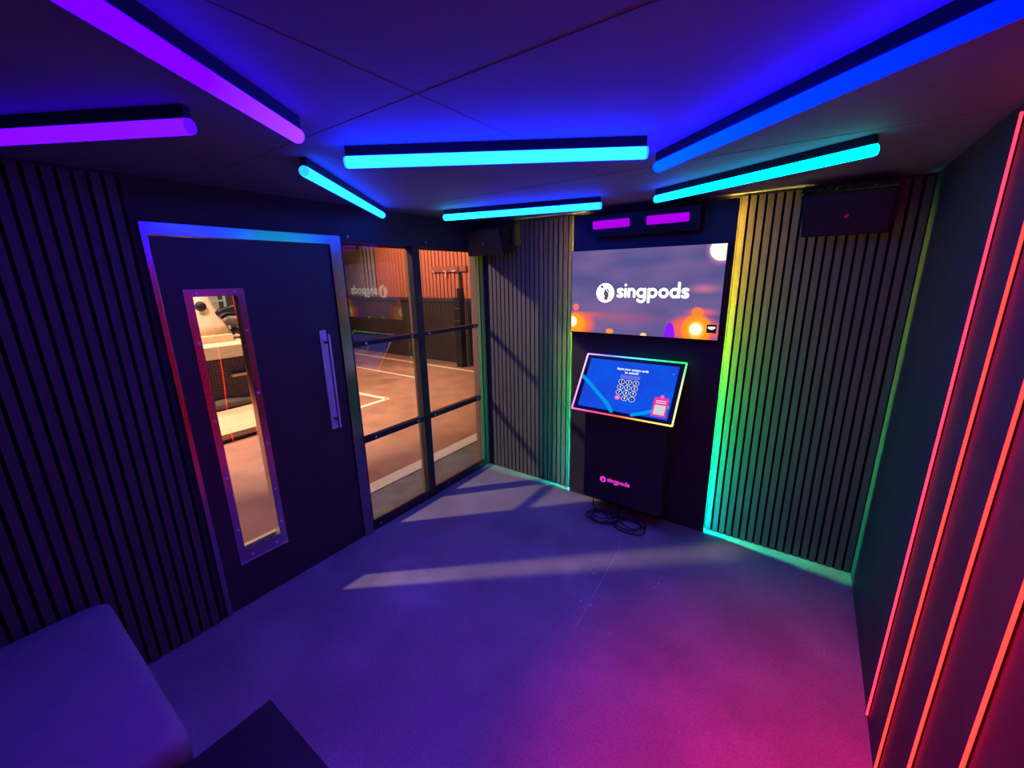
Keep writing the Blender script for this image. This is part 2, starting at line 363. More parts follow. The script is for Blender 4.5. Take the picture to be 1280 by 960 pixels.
led_tube('magenta-violet LED tube nearest the slatted wall, above the bench', (-2.26, -0.005), (-1.383, 0.503), (0.5, -0.87), [(0, (0.040, 0.0, 1.0)), (1, (0.040, 0.001, 1.0))], 6.5, (0.28, 0.0, 1.0), 0.4)
led_tube('short cyan LED tube above the door beside the window wall', (-1.603, 0.927), (-2.292, 1.810), (0.79, 0.61), [(0, (0.002, 0.055, 1.0)), (1, (0.002, 0.05, 1.0))], 24.0, (0.0, 0.06, 1.0), 0.6)
led_tube('cyan LED tube across the middle of the ceiling', (-1.380, 0.957), (-0.517, 1.518), (0.5, -0.87), [(0, (0.0007, 0.016, 1.0)), (1, (0.0007, 0.014, 1.0))], 74.0, (0.45, 0.0, 1.0), 1.5)
led_tube('cyan LED tube above the left slatted panel', (-2.084, 2.158), (-1.078, 2.424), (0.26, -0.97), [(0, (0.001, 0.16, 0.30)), (0.22, (0.001, 0.08, 0.5)), (0.34, (0.001, 0.03, 1.0)), (1, (0.001, 0.03, 1.0))], 46.0, (0.16, 0.10, 1.0), 4.0, 150)
led_tube('deep blue LED tube running to the top right corner', (-0.546, 1.738), (0.24, 1.060), (-0.67, -0.75), [(0, (0.0, 0.0032, 1.0)), (0.5, (0.0, 0.0012, 1.0)), (1, (0.0, 0.0002, 1.0))], 52.0, (0.3, 0.0, 1.0), 0.6)
led_tube('turquoise LED tube above the right slatted panel and speaker', (-0.762, 2.434), (0.111, 1.988), (-0.45, -0.89), [(0, (0.001, 0.05, 1.0)), (0.3, (0.0, 0.19, 0.40)), (1, (0.0, 0.24, 0.22))], 27.0, (0.0, 0.2, 1.0), 0.4)
led_tube('added crimson LED tube, unseen above the view, for the red pool on the floor', (0.14, 0.50), (0.33, 0.98), (-1, 0.4), [(0, (1.0, 0.0, 0.2)), (1, (1.0, 0.0, 0.08))], 1.0, (1.0, 0.0, 0.02), 19, 64, -R(14))  # tube added out of view to throw the red pool on the floor

# ------------------------------------------------------------------ red neon strips on the right wall
M['red'] = glow('red_neon', (1.0, 0.0115, 0.010), 9.0); M['red1'] = glow('pink_red_neon', (1.0, 0.0115, 0.028), 8.0)
reds = [(1.868, 'red neon strip nearest the corner, ending just above the floor', 'r1'), (1.615, 'second red neon strip from the corner on the right wall', 'r'), (1.358, 'third red neon strip from the corner on the right wall', 'r'), (1.106, 'red neon strip nearest the camera, at the lower right edge', 'r'),
        (0.852, 'red neon strip on the right wall beside the camera', 'r'), (0.598, 'red neon strip on the right wall beside the camera', 'r'), (0.344, 'red neon strip on the right wall beside the camera', 'r')]
for y, lab, k in reds:
    t = thing('neon_strip', lab, 'light strip', (XR, y, 0), 0, 'red neon strips on the right wall')
    b = nb(); box(b, -0.004, 0, -0.002, 0.002, 0.03, 2.20); obj('channel', b, M['plastic'], t)
    b = nb(); prism(b, [(-0.0075+0.0036*math.cos(R(a)), 0.0036*math.sin(R(a))) for a in range(0, 360, 30)], 'z', 0.032, 2.198)
    obj('neon_tube', b, M['red1'] if k == 'r1' else M['red'], t)

# ------------------------------------------------------------------ television
TX0, TX1, TZ0, TZ1 = -1.466, -0.446, 1.3765, 1.954; YT = YK-0.042
TV = thing('television', 'wall-mounted screen showing white singpods wordmark over blurred orange lights', 'television', ((TX0+TX1)/2, YT, (TZ0+TZ1)/2))
tw, th = TX1-TX0, TZ1-TZ0
obj('casing', bx(-tw/2-0.008, tw/2+0.016, 0.0015, 0.041, -th/2-0.008, th/2+0.006), M['plastic'], TV, 0.002)
def tv_mat():
    m, nt, out = new_mat('screen_picture'); N = nt.nodes; L = nt.links
    tc = N.new('ShaderNodeTexCoord'); sp = N.new('ShaderNodeSeparateXYZ'); L.new(tc.outputs['Object'], sp.inputs[0])
    def math_(op, a, b_=None, c=None):
        n = N.new('ShaderNodeMath'); n.operation = op
        for i, v in enumerate((a, b_, c)):
            if v is None: continue
            if isinstance(v, (int, float)): n.inputs[i].default_value = v
            else: L.new(v, n.inputs[i])
        return n.outputs[0]
    X, Z = sp.outputs[0], sp.outputs[2]
    n = N.new('ShaderNodeTexNoise'); n.inputs['Scale'].default_value = 3; n.inputs['Detail'].default_value = 1
    mp = N.new('ShaderNodeMapping'); mp.inputs['Scale'].default_value = (0.8, 1, 2.4); L.new(tc.outputs['Object'], mp.inputs[0]); L.new(mp.outputs[0], n.inputs['Vector'])
    rp = N.new('ShaderNodeValToRGB'); e = rp.color_ramp.elements
    e[0].position = 0.35; e[0].color = (0.080, 0.075, 0.235, 1); e[1].position = 0.68; e[1].color = (0.17, 0.105, 0.27, 1)
    L.new(n.outputs[0], rp.inputs[0]); cur = rp.outputs[0]
    def blob(cx, cz, rx, rz, col, soft, amt=1.0):
        nonlocal cur
        dx = math_('DIVIDE', math_('SUBTRACT', X, cx), rx); dz = math_('DIVIDE', math_('SUBTRACT', Z, cz), rz)
        d = math_('SQRT', math_('ADD', math_('MULTIPLY', dx, dx), math_('MULTIPLY', dz, dz)))
        mr = N.new('ShaderNodeMapRange'); mr.interpolation_type = 'SMOOTHSTEP'
        mr.inputs[1].default_value = 1.0-soft; mr.inputs[2].default_value = 1.0; mr.inputs[3].default_value = amt; mr.inputs[4].default_value = 0.0
        L.new(d, mr.inputs[0])
        mx = N.new('ShaderNodeMix'); mx.data_type = 'RGBA'; L.new(mr.outputs[0], mx.inputs[0]); L.new(cur, mx.inputs[6]); mx.inputs[7].default_value = col+(1,); cur = mx.outputs[2]
    o = (TX0+TX1)/2; oz = (TZ0+TZ1)/2
    def B(px, pz, *a): blob(px*0.986-o, H+(pz-H)*0.986-oz, *a)
    B(-1.37, 1.50, 0.22, 0.035, (0.75, 0.12, 0.10), 0.9, 0.8); B(-1.10, 1.49, 0.45, 0.06, (0.35, 0.10, 0.20), 1.0, 0.7)
    B(-0.56, 1.545, 0.13, 0.035, (0.75, 0.12, 0.13), 0.9, 0.85); B(-0.56, 1.69, 0.12, 0.04, (0.55, 0.16, 0.28), 1.0, 0.8)
    B(-1.45, 1.555, 0.03, 0.030, (0.9, 0.16, 0.11), 0.3, 0.9); B(-0.585, 1.545, 0.042, 0.034, (1.0, 0.20, 0.04), 0.3, 0.95)
    B(-1.44, 1.43, 0.17, 0.11, (0.9, 0.13, 0.06), 0.45, 0.95); B(-1.46, 1.43, 0.11, 0.095, (1.0, 0.33, 0.01), 0.4)
    B(-1.475, 1.447, 0.042, 0.046, (1.0, 0.88, 0.6), 0.3)
    B(-0.60, 1.43, 0.20, 0.115, (0.85, 0.11, 0.10), 0.5, 0.95); B(-0.585, 1.43, 0.105, 0.115, (1.0, 0.28, 0.01), 0.35); B(-0.585, 1.43, 0.06, 0.07, (1.0, 0.55, 0.08), 0.4)
    B(-0.588, 1.435, 0.042, 0.044, (1.0, 0.9, 0.66), 0.25)
    B(-1.174, 1.388, 0.035, 0.022, (1.0, 0.28, 0.04), 0.4); B(-0.926, 1.378, 0.028, 0.016, (1.0, 0.62, 0.25), 0.5)
    B(-0.752, 1.395, 0.036, 0.085, (0.24, 0.01, 0.9), 0.2); B(-0.752, 1.385, 0.040, 0.05, (0.24, 0.01, 0.9), 0.2)
    B(-0.475, 1.925, 0.105, 0.105, (0.75, 0.30, 0.45), 0.6, 0.7); B(-0.475, 1.925, 0.075, 0.072, (1.0, 0.86, 0.82), 0.12)
    em = N.new('ShaderNodeEmission'); L.new(cur, em.inputs[0]); em.inputs[1].default_value = 1.2
    gl = N.new('ShaderNodeBsdfGlossy'); gl.inputs['Roughness'].default_value = 0.02
    fr_ = N.new('ShaderNodeFresnel'); fr_.inputs[0].default_value = 1.35
    mx = N.new('ShaderNodeMixShader'); L.new(fr_.outputs[0], mx.inputs[0]); L.new(em.outputs[0], mx.inputs[1]); L.new(gl.outputs[0], mx.inputs[2]); L.new(mx.outputs[0], out.inputs[0])
    return m
obj('screen', bx(-tw/2, tw/2, 0.0, 0.0015, -th/2, th/2), tv_mat(), TV)
M['white'] = glow('screen_white', (1.0, 0.97, 0.90), 1.8); M['ink'] = glow('screen_ink', (0.10, 0.09, 0.16), 1.0); M['pink'] = glow('logo_pink', (0.80, 0.04, 0.62), 1.0)
def fist(bm, cx, cy, s, z):
    """small raised hand gripping a microphone, as drawn in the disc"""
    P = lambda pts: [(cx+x*s, cy+y*s) for x, y in pts]
    prism(bm, P([(-0.10, -0.62), (0.22, -0.62), (0.34, -0.18), (0.30, 0.02), (0.02, 0.26), (-0.10, 0.14), (-0.16, -0.10), (-0.06, -0.26)]), 'z', z, z+0.0005)
    for a, c in (((-0.02, 0.30), (0.16, 0.10)), ((0.10, 0.36), (0.28, 0.14)), ((0.20, 0.36), (0.36, 0.10)), ((0.34, 0.10), (0.42, -0.02))): stroke(bm, P([a, c]), 0.07*s, z=z, h=0.0005)
    stroke(bm, P([(-0.36, 0.60), (-0.28, 0.50)]), 0.20*s, z=z, h=0.0005); stroke(bm, P([(-0.20, 0.42), (-0.02, 0.20)]), 0.06*s, z=z, h=0.0005)
    return bm
def flat(o, loc, rx=R(90)):
    o.location = loc; o.rotation_euler = (rx, 0, 0); return o
zx = lambda px, pz: (px*0.986-(TX0+TX1)/2, H+(pz-H)*0.986-(TZ0+TZ1)/2)
lx, lz = zx(-1.217, 1.661)
lg = obj('logo_disc', disc(nb(), 0, 0, 0.0675, 40), M['white'], TV); flat(lg, (lx, -0.0012, lz)); tag(lg, 'white round emblem with a hand holding a microphone')
hnd = obj('hand_mark', fist(nb(), 0, 0, 0.078, 0.0008), M['ink'], lg)
sx0, sz0_ = zx(-1.132, 1.628)
wm = obj('wordmark', lettering(nb(), 0, 0, 0.068, 0.482), M['white'], TV); flat(wm, (sx0, -0.0012, sz0_)); tag(wm, 'white singpods lettering')
ix, iz = zx(-0.493, 1.442)
bd = obj('corner_badge', prism(nb(), rrect(0.056, 0.052, 0.003), 'z', 0, 0.0005), glow('badge_black', (0.01, 0.008, 0.012)), TV); flat(bd, (ix, -0.0012, iz)); tag(bd, 'small black square badge on screen')
bmk = nb(); stroke(bmk, [(-0.016, 0.007), (0.016, 0.008)], 0.011, z=0.0007); stroke(bmk, [(-0.008, 0.0), (0.008, 0.001)], 0.009, z=0.0007); obj('badge_mark', bmk, M['white'], bd)

# ------------------------------------------------------------------ touchscreen kiosk
KC = -0.963
K = thing('touchscreen_kiosk', 'black wall kiosk with tilted blue keypad touchscreen in rainbow neon border', 'kiosk', (KC, YK, 0))
prof = [(0.0, 0.13), (-0.19, 0.13), (-0.19, 0.79), (-0.262, 0.842), (-0.015, 1.20), (0.0, 1.20)]
obj('body', prism(nb(), prof, 'x', -0.295, 0.295), M['board'], K, 0.003)
top = Vector((0, -0.050, 1.215)); bot = Vector((0, -0.300, 0.856)); v = (top-bot); SH = v.length; SW = 0.704
ang = math.atan2(v.z, v.y)
TS = obj('touchscreen', prism(nb(), rrect(SW, SH, 0.008), 'z', -0.022, -0.001), M['plastic'], K, 0.002)
TS.location = (top+bot)/2; TS.rotation_euler = (ang, 0, 0)
def on(name, bm, mat): return obj(name, bm, mat, TS)
def disp_mat():
    m, nt, out = new_mat('display_blue'); N = nt.nodes; L = nt.links
    tc = N.new('ShaderNodeTexCoord'); n = N.new('ShaderNodeTexNoise'); n.inputs['Scale'].default_value = 5; L.new(tc.outputs['Object'], n.inputs['Vector'])
    rp = N.new('ShaderNodeValToRGB'); rp.color_ramp.elements[0].position = 0.3; rp.color_ramp.elements[1].position = 0.7
    rp.color_ramp.elements[0].color = (0.012, 0.055, 0.70, 1); rp.color_ramp.elements[1].color = (0.004, 0.10, 0.84, 1)
    L.new(n.outputs[0], rp.inputs[0]); e = N.new('ShaderNodeEmission'); L.new(rp.outputs[0], e.inputs[0]); L.new(e.outputs[0], out.inputs[0]); return m
on('display', prism(nb(), rrect(SW-0.075, SH-0.062, 0.002), 'z', -0.001, 0.0), disp_mat())
# neon border, four tubes with their own colour runs
hw, hh = SW/2, SH/2
def bar(stops, p0, p1, lab):
    p0 = Vector(p0); p1 = Vector(p1); d = p1-p0; Lb = d.length
    o = on('neon_border', tube(nb(), [(0, 0, 0), (Lb*0.5, 0, 0), (Lb, 0, 0)], 0.0058, 10), glow_ramp('border_glow', 'X', Lb, stops, 1.7)); o.location = (p0.x, p0.y, 0.001); o.rotation_euler = (0, 0, math.atan2(d.y, d.x)); tag(o, lab)
bar([(0, (0.55, 0.35, 0.9)), (0.25, (0.12, 0.22, 1.0)), (0.5, (0.08, 0.75, 0.85)), (0.75, (0.04, 0.8, 0.35)), (1, (0.02, 0.85, 0.12))], (-hw, hh), (hw, hh), 'blue to green light tube')
bar([(0, (0.85, 0.85, 0.22)), (0.6, (0.6, 0.9, 0.3)), (1, (0.05, 0.9, 0.2))], (hw, -hh), (hw, hh), 'yellow to green light tube')
bar([(0, (1.0, 0.12, 0.6)), (0.25, (1.0, 0.05, 0.25)), (0.5, (1.0, 0.10, 0.02)), (0.7, (1.0, 0.45, 0.08)), (1, (1.0, 0.75, 0.2))], (-hw, -hh), (hw, -hh), 'pink to yellow light tube')
bar([(0, (1.0, 0.2, 0.75)), (0.5, (0.75, 0.35, 0.9)), (1, (0.65, 0.5, 1.0))], (-hw, -hh), (-hw, hh), 'pink to lilac light tube')
M['dwhite'] = glow('display_white', (0.85, 0.9, 1.0)); M['dcyan'] = glow('display_cyan', (0.0, 0.32, 0.85)); M['dkey'] = glow('display_key', (0.012, 0.02, 0.22)); M['dfield'] = glow('display_field', (0.12, 0.16, 0.80)); M['dpink'] = glow('display_pink', (0.85, 0.04, 0.35)); M['dkeyp'] = glow('display_pink_key', (0.85, 0.15, 0.55))
on('ribbon_graphic', stroke(nb(), [(-0.335, 0.035), (-0.265, -0.015), (-0.10, -0.145), (-0.06, -0.190)], 0.026, z=0.0006, h=0.0004), M['dcyan'])
on('ribbon_graphic', stroke(nb(), [(0.085, -0.192), (0.16, -0.165), (0.30, -0.100)], 0.024, z=0.0006, h=0.0004), M['dcyan'])
text('prompt_text', 'Input your unique code', 0.0235, M['dwhite'], TS, (0.012, 0.128, 0.0008), 0.0010)
text('prompt_text', 'to unlock!', 0.0235, M['dwhite'], TS, (0.012, 0.104, 0.0008), 0.0010)
on('code_field', prism(nb(), rrect(0.142, 0.030, 0.013, cx=0.008, cy=0.071), 'z', 0.0004, 0.0008), M['dfield'])
labels = ['1', '2', '3', '4', '5', '6', '7', '8', '9', '', '0', '-']
for i, ch in enumerate(labels):
    cx = 0.008+(i % 3-1)*0.0500; cy = 0.033-(i//3)*0.0395
    k = on('keypad_button', disc(nb(), 0, 0, 0.0170, 28, z=0.0004, h=0.0004, sx=1.22), M['dkeyp'] if i == 9 else M['dkey']); k.location = (cx, cy, 0)
    rng = stroke(nb(), [(0.0205*math.cos(a*math.pi/12), 0.0168*math.sin(a*math.pi/12)) for a in range(24)], 0.0032, True, z=0.0009, h=0.0003)
    if i != 9: on('keypad_ring', rng, M['dwhite']).location = (cx, cy, 0)
    else: rng.free()
    if ch: text('keypad_digit', ch, 0.022, M['dwhite'], TS, (cx, cy, 0.0010), 0.0008)
    else: on('keypad_mark', stroke(nb(), [(cx-0.007, cy), (cx+0.007, cy)], 0.004, z=0.001), M['dwhite'])
on('info_card', prism(nb(), rrect(0.094, 0.132, 0.004, cx=0.252, cy=-0.108), 'z', 0.0012, 0.0016), M['dpink'])
on('card_tab', disc(nb(), 0.252, -0.036, 0.013, 24, z=0.0012), M['dkeyp'])
on('card_panel', prism(nb(), rrect(0.070, 0.066, 0.003, cx=0.252, cy=-0.128), 'z', 0.0018, 0.0022), glow('card_pale', (0.62, 0.66, 0.68)))
on('card_lines', stroke(stroke(nb(), [(0.222, -0.066), (0.282, -0.066)], 0.007, z=0.0018), [(0.222, -0.080), (0.282, -0.080)], 0.007, z=0.0018), glow('card_line', (0.95, 0.55, 0.75)))
on('close_dot', disc(nb(), 0.288, 0.132, 0.0065, 20, z=0.0005), M['dcyan'])
lk = obj('logo_disc', disc(nb(), 0, 0, 0.024, 32), M['pink'], K); flat(lk, (-0.137, -0.1912, 0.303)); tag(lk, 'small pink round emblem')
obj('hand_mark', fist(nb(), 0, 0, 0.024, 0.0008), M['board'], lk)
wk = obj('wordmark', lettering(nb(), 0, 0, 0.0255, 0.172), M['pink'], K); flat(wk, (-0.104, -0.1912, 0.292)); tag(wk, 'pink singpods lettering')

# ------------------------------------------------------------------ twin light bar above the screen
F = thing('twin_light_bar', 'black box fixture with two glowing magenta panels above the screen', 'light fixture', (-0.955, YK, 2.12))
b = nb(); prism(b, [(0.0, -0.06), (-0.11, -0.085), (-0.125, 0.055), (0.0, 0.09)], 'x', -0.36, 0.36); obj('housing', b, M['plastic'], F, 0.006)
M['mag'] = glow('magenta_panel', (0.21, 0.0, 0.42), 2.0)
for cx in (-0.192, 0.172):
    p = obj('light_panel', prism(nb(), rrect(0.255, 0.052, 0.010), 'z', -0.002, 0.002), M['mag'], F); p.location = (cx, -0.1195, -0.008); p.rotation_euler = (math.atan2(0.14, -0.015)-R(0), 0, 0)
obj('bracket', bx(-0.05, 0.05, -0.06, 0.0, 0.07, 0.1087), M['plastic'], F)

# ------------------------------------------------------------------ speakers on brackets
def speaker(label, cx, w, d):
    t = thing('speaker', label, 'speaker', (cx, YF-0.013-0.0016, 2.06), 0, 'wall speakers')
    prof = [(-0.05, 0.095), (-d, 0.100), (-d+0.045, -0.105), (-0.05, -0.075)]
    obj('cabinet', prism(nb(), prof, 'x', -w/2, w/2), M['plastic'], t, 0.006)
    g_ = nb(); y0, y1 = -d-0.003, -d+0.042
    prism(g_, [(-d-0.004, 0.088), (-d+0.0005, 0.088), (-d+0.0405, -0.094), (-d+0.036, -0.094)], 'x', -w/2+0.012, w/2-0.012)
    obj('grille', g_, surf('speaker_mesh', (0.012, 0.012, 0.015), 0.6, 0.0, bump=0.6, bscale=400), t, 0.002)
    em = obj('badge', disc(nb(), 0, 0, 0.010, 20, h=0.003), M['flash'], t); em.location = (0, -d+0.0165, -0.015); em.rotation_euler = (R(102.4), 0, 0)
    bk = nb(); box(bk, -w/2-0.012, -w/2-0.007, -0.11, 0, -0.03, 0.155); box(bk, w/2+0.007, w/2+0.012, -0.11, 0, -0.03, 0.155); box(bk, -w/2-0.03, w/2+0.03, -0.085, 0, 0.125, 0.133)
    box(bk, -w/2-0.007, -w/2, -0.09, -0.06, -0.005, 0.02); box(bk, w/2, w/2+0.007, -0.09, -0.06, -0.005, 0.02)
    br = obj('bracket', bk, M['blacksteel'], t)
    for x in (-w*0.15, w*0.28): screw((x, -0.085, 0.129), br, 0.005, 'y', -1)
speaker('black wall speaker tilted down on the right slatted panel', 0.085, 0.355, 0.205)
speaker('black wall speaker tilted down beside the window corner', -2.186, 0.375, 0.250)

# ------------------------------------------------------------------ bench and low table
BN = thing('bench', 'grey padded bench, purple in the light, against the slatted wall', 'bench', (-1.878, -0.30, 0))
def cushion(w, d, z0, z1, r):
    b = nb(); rings = []
    for ins, z in ((0.0, z0), (0.0, z1-0.045), (0.006, z1-0.02), (0.02, z1-0.006), (0.045, z1)): rings.append([(x, y, z) for x, y in rrect(w-2*ins, d-2*ins, r, 6)])
    return loft(b, rings)
obj('seat_cushion', cushion(0.986, 0.985, 0.30, 0.452, 0.055), M['fabric'], BN, smooth=True)
obj('base', bx(-0.47, 0.47, -0.46, 0.46, 0.0, 0.30), M['plastic'], BN)
TBt = thing('low_table', 'black square-edged low table at the bottom edge beside the bench', 'table', (-1.05, 0.09, 0))
obj('table_top', bx(-0.318, 0.318, -0.318, 0.318, 0.335, 0.361), M['board'], TBt, 0.002)
obj('body', bx(-0.305, 0.305, -0.305, 0.305, 0.0, 0.335), M['plastic'], TBt)

# ------------------------------------------------------------------ cables under the kiosk
CB = thing('cable_coil', 'black cables lying coiled on the floor under the kiosk', 'cable', (-0.98, 2.60, 0))
for k in range(7):
    cx, cy = (-0.10+0.03*math.sin(k*2.1), 0.03+0.025*math.cos(k*1.7)) if k < 4 else (0.11+0.025*math.sin(k*2.3), 0.04+0.02*math.cos(k))
    ra, rb_ = (0.115-0.012*(k % 4), 0.085-0.010*(k % 4)); n = 40
    pts = [(cx+ra*math.cos(a)*(1+0.05*math.sin(3*a+k)), cy+rb_*math.sin(a)*(1+0.07*math.sin(2*a+k*2)), 0.006+0.008*(k % 4)+0.005*math.sin(2*a+k)**2) for a in [i*2*math.pi/n for i in range(n)]]
    obj('cable_loop', tube(nb(), pts, 0.0045, 8, True), M['rubber'], CB, smooth=True)
for pts in ([(-0.05, 0.15, 0.128), (-0.06, 0.15, 0.09), (-0.085, 0.12, 0.04), (-0.12, 0.09, 0.012)], [(-0.01, 0.16, 0.128), (0.0, 0.16, 0.08), (-0.01, 0.13, 0.03), (0.02, 0.10, 0.012)], [(-0.22, 0.20, 0.128), (-0.235, 0.17, 0.06), (-0.215, 0.13, 0.02), (-0.16, 0.10, 0.010)]):
    obj('cable_drop', tube(nb(), pts, 0.0045, 8), M['rubber'], CB, smooth=True)

# floor scratch and lint
M['scr'] = surf('pale_scratch', (0.62, 0.60, 0.60), 0.8)
sc = [(-0.86, 2.47), (-0.83, 2.30), (-0.815, 2.08), (-0.80, 1.88), (-0.795, 1.80), (-0.785, 1.62)]
tag(obj('trim_4', stroke(nb(), sc, 0.0022, z=0.0, h=0.0006), M['scr']), kind='structure')
for i, (x, y) in enumerate(((-0.905, 2.06), (-0.875, 2.045), (-0.84, 1.80), (-0.78, 1.80), (-1.21, 2.36), (-0.52, 2.18), (-0.53, 2.14), (-0.62, 1.68))):
    b = nb(); r_ = 0.006+0.003*random.random()
    prism(b, [(r_*math.cos(a)*(0.6+0.6*random.random()), r_*math.sin(a)*(0.6+0.6*random.random())) for a in [k*2*math.pi/7 for k in range(7)]], 'z', 0, 0.0025)
    o = obj('lint_speck', b, M['scr']); o.location = (x, y, 0); tag(o, 'tiny pale speck of lint on the dark floor', 'speck', 'lint specks on the floor')

# ------------------------------------------------------------------ outside the window
M['asphalt'] = surf('grey_asphalt', (0.19, 0.17, 0.165), 0.85, var=0.2, scale=7, bump=0.3, bscale=120)
M['orange_floor'] = surf('terracotta_paint', (0.33, 0.165, 0.11), 0.6, var=0.22, scale=3.2)
M['line'] = surf('white_line_paint', (0.72, 0.64, 0.56), 0.7, var=0.08)
M['barrier'] = surf('grey_brown_barrier', (0.060, 0.046, 0.043), 0.7, var=0.15)
M['clad'] = surf('salmon_cladding', (0.62, 0.22, 0.13), 0.5, var=0.1)
M['pale'] = surf('beige_shell', (0.66, 0.50, 0.36), 0.5, var=0.06)
M['deck'] = surf('beige_deck', (0.60, 0.42, 0.28), 0.75, var=0.08, scale=4)
M['dark'] = surf('dark_grey_trim', (0.05, 0.04, 0.042), 0.55)
M['seat'] = surf('grey_brown_saddle', (0.10, 0.075, 0.07), 0.45)
M['net'] = surf('dark_netting', (0.11, 0.085, 0.07), 0.8, var=0.3, scale=60)
tag(obj('ground', bx(-16, TO-0.001, -7, 9, -0.10, -0.012), M['asphalt']), kind='structure')
tag(obj('painted_ground', bx(-16, -3.045, -7, 6.45, -0.012, -0.006), M['orange_floor']), kind='structure')
def pline(x0, y0, x1, y1, w, z=-0.012):
    b = nb(); a = Vector((x0, y0)); c = Vector((x1, y1)); n = Vector((-(c-a).y, (c-a).x)).normalized()*w/2
    prism(b, [a+n, a-n, c-n, c+n], 'z', z, -0.004); return tag(obj('painted_line', b, M['line']), kind='structure')
pline(-2.965, -6.9, -2.965, 6.4, 0.15)
pline(-10.5, 6.05, -4.2, 6.0, 0.09, -0.006); pline(-5.16, 3.85, -6.6, 3.75, 0.08, -0.006); pline(-5.16, 3.87, -5.11, 2.9, 0.08, -0.006); pline(-8.6, 5.05, -5.6, 5.05, 0.05, -0.006)
BA = thing('barrier_wall', 'low dark ribbed barrier along the far side outside the window', 'barrier', (-9, 6.5, 0))
b = nb(); box(b, -6.5, 5.5, 0.02, 0.20, -0.012, 1.30)
for k in range(240): box(b, -6.5+k*0.05, -6.47+k*0.05, 0.0, 0.02, -0.012, 1.30)
obj('ribbed_panel', b, M['barrier'], BA); obj('cap', bx(-6.5, 5.5, -0.02, 0.22, 1.30, 1.37), M['dark'], BA)
CLD = thing('corrugated_cladding', 'salmon orange ribbed cladding rising behind the dark barrier', 'cladding', (-9, 6.75, 0))
b = nb(); box(b, -0.02, 6, 0.03, 0.08, 1.0, 3.4); 
obj('backing_sheet', b, M['dark'], CLD)
b = nb()
for k in range(53): box(b, k*0.112, k*0.112+0.086, 0.0, 0.03, 1.0, 3.4)
obj('ribs', b, M['clad'], CLD)
PN = thing('pale_panel', 'pale grey panel beside black bars beyond the window', 'panel', (-9.96, 6.75, 0))
obj('sheet', bx(-1.4, 0.30, 0, 0.04, 0.9, 2.55), surf('pale_grey_sheet', (0.55, 0.46, 0.40), 0.4, var=0.15, scale=3), PN)
b = nb()
for k in range(4): box(b, 0.36+k*0.15, 0.42+k*0.15, 0.0, 0.04, 1.0, 3.0)
obj('bars', b, M['chrome'], PN); obj('dark_backing', bx(0.31, 0.92, 0.0405, 0.07, 1.0, 3.0), M['felt'], PN)
PO = thing('bollard_post', 'black square post with a cap standing before the barrier', 'post', (-5.76, 6.25, -0.006))
obj('shaft', bx(-0.09, 0.07, -0.08, 0.08, 0.0, 1.42), M['plastic'], PO, 0.01); obj('cap', bx(-0.02, 0.07, -0.05, 0.05, 1.42, 1.60), M['plastic'], PO, 0.008)
for z in (0.95, 1.2): obj('band', bx(-0.092, 0.072, -0.082, 0.082, z, z+0.012), M['metal'], PO)
RL = thing('wall_rail', 'dark perforated rail with small white fittings on orange cladding', 'rail', (-6.45, 6.70, 1.92))
obj('rail_bar', bx(-0.52, 0.50, 0.0, 0.04, 0.0, 0.12), surf('rust_brown_rail', (0.36, 0.13, 0.09), 0.6, var=0.5, scale=40), RL, 0.005)
for x, w_, h_ in ((-0.47, 0.04, 0.04), (-0.14, 0.09, 0.03), (-0.09, 0.03, 0.13), (0.10, 0.11, 0.03)): obj('fitting', bx(x, x+w_, -0.02, 0.0, -h_+0.03, 0.03), surf('white_fitting', (0.85, 0.75, 0.68), 0.5), RL, 0.004)
obj('drop_pipe', tube(nb(), [(0.28, 0.02, 0.1), (0.30, 0.02, -0.2), (0.36, 0.02, -0.56)], 0.03, 8), M['dark'], RL)

# ---- scene through the door slot: machine on a plinth, netting, deck
DK = thing('deck', 'low beige deck on the orange ground seen through the door slot', 'deck', (-6.35, 1.9, -0.006))
obj('deck_board', bx(-1.1, 1.10, -1.4, 0.9, 0.045, 0.11), M['deck'], DK, 0.004); obj('skirt', bx(-1.08, 1.05, -1.38, 0.88, 0.0, 0.045), M['dark'], DK)
PLN = thing('plinth', 'beige plinth with dark netted recess below, standing on the deck', 'plinth', (-7.05, 2.2, 0.104))
obj('plinth_top', bx(-0.9, 0.78, -1.0, 1.1, 0.70, 0.87), M['pale'], PLN, 0.01)
obj('recess', bx(-0.8, 0.60, -0.95, 1.05, 0.0, 0.70), M['felt'], PLN)
b = nb()
for k in range(57): box(b, 0.62, 0.63, -0.95+k*0.035, -0.95+k*0.035+0.02, 0.02, 0.70)
for k in range(17): box(b, 0.63, 0.636, -0.95, 1.05, 0.03+k*0.04, 0.03+k*0.04+0.018)
obj('netting', b, M['net'], PLN)
obj('shelf_strip', bx(0.60, 0.70, 0.05, 1.05, 0.42, 0.45), M['pale'], PLN); obj('sandbag_roll', tube(nb(), [(0.71, -0.7, 0.055), (0.71, -0.1, 0.075), (0.71, 0.3, 0.05)], [0.05, 0.07, 0.04], 10), M['net'], PLN, smooth=True)
MC = thing('ride_machine', 'pale upright machine with black knob and dark curved saddle on the plinth', 'machine', (-6.95, 2.31, 0.974))
def oval(cy, cz, ry, rx, cx=0, n=14): return [(cx+rx*math.cos(k*2*math.pi/n), cy+ry*math.sin(k*2*math.pi/n), cz) for k in range(n)]
obj('fairing', loft(nb(), [oval(-0.02, 0.09, 0.26, 0.22), oval(-0.03, 0.24, 0.22, 0.20), oval(-0.06, 0.42, 0.16, 0.16), oval(-0.07, 0.58, 0.11, 0.12), oval(-0.06, 0.72, 0.075, 0.08), oval(-0.05, 0.80, 0.03, 0.03)]), M['pale'], MC, smooth=True)
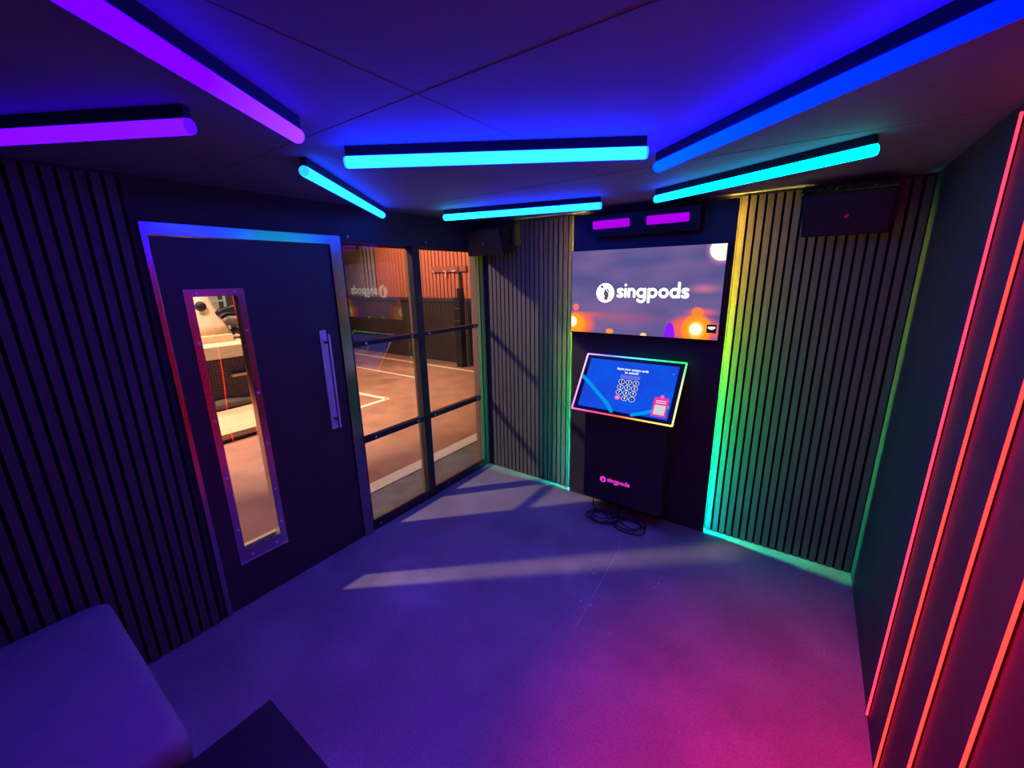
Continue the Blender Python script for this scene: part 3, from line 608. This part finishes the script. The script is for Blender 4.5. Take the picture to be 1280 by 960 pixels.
obj('base_box', bx(-0.30, 0.28, -0.42, 0.16, 0.0, 0.10), M['deck'], MC, 0.01)
kb = obj('knob', dome(nb(), (0.17, -0.13, 0.50), 0.07, 'x', 1, 16, 0.6), M['plastic'], MC, smooth=True)
def saddle():
    rings = []
    for t, y, z, w, h in ((0, 0.02, 0.22, 0.10, 0.10), (1, 0.18, 0.30, 0.16, 0.09), (2, 0.36, 0.26, 0.19, 0.085), (3, 0.52, 0.17, 0.17, 0.075), (4, 0.66, 0.06, 0.10, 0.04)):
        rings.append([(w*math.cos(a), y+0.4*h*math.sin(a), z+h*math.sin(a)) for a in [k*2*math.pi/14 for k in range(14)]])
    return loft(nb(), rings)
obj('saddle', saddle(), M['seat'], MC, smooth=True)
obj('handlebar', tube(nb(), [(0.1, 0.02, 0.36), (0.12, 0.12, 0.42), (0.12, 0.30, 0.46), (0.1, 0.38, 0.50)], [0.03, 0.04, 0.045, 0.02], 10), M['plastic'], MC, smooth=True)
obj('under_frame', tube(nb(), [(0, 0.17, 0.06), (0, 0.3, 0.12), (0, 0.5, 0.055)], 0.05, 10), M['dark'], MC, smooth=True)
BKG = thing('display_rack', 'pale rack with thin pale frame and slatted shelf behind the machine', 'rack', (-9.0, 3.05, -0.006))
b = nb()
for y in (-0.35, 0.22): box(b, -0.02, 0.02, y, y+0.035, 0.0, 1.9)
for z in (1.1, 1.45): box(b, -0.02, 0.02, -0.315, 0.22, z, z+0.03)
obj('frame', b, surf('pale_green_frame', (0.45, 0.62, 0.52), 0.5), BKG)
b = nb()
for k in range(9): box(b, -0.15, 0.45, -0.5+k*0.14, -0.5+k*0.14+0.11, 0.88, 0.94)
obj('slatted_shelf', b, M['pale'], BKG); obj('plinth', bx(-0.15, 0.45, -0.5, 0.74, 0.0, 0.88), M['pale'], BKG)
BW = thing('far_partition', 'dark partition with pale vertical boards far beyond the slot', 'partition', (-10.4, 3.2, -0.006))
lamp('rack_fill', 'SPOT', (-8.0, 2.4, 4.2), 700, (1.0, 0.82, 0.62), (-10.0, 3.2, 1.5), spot_size=R(70), spot_blend=0.5, shadow_soft_size=0.2)  # spot added only to brighten the rack and partition boards
obj('partition_sheet', bx(-0.1, 0, -3.4, 2.4, 0.0, 3.2), M['barrier'], BW)
for y in (-0.95, -0.52, -0.18, 0.30, 0.8): obj('board', bx(0.0, 0.04, y, y+0.17, 0.9, 3.0), M['pale'], BW)
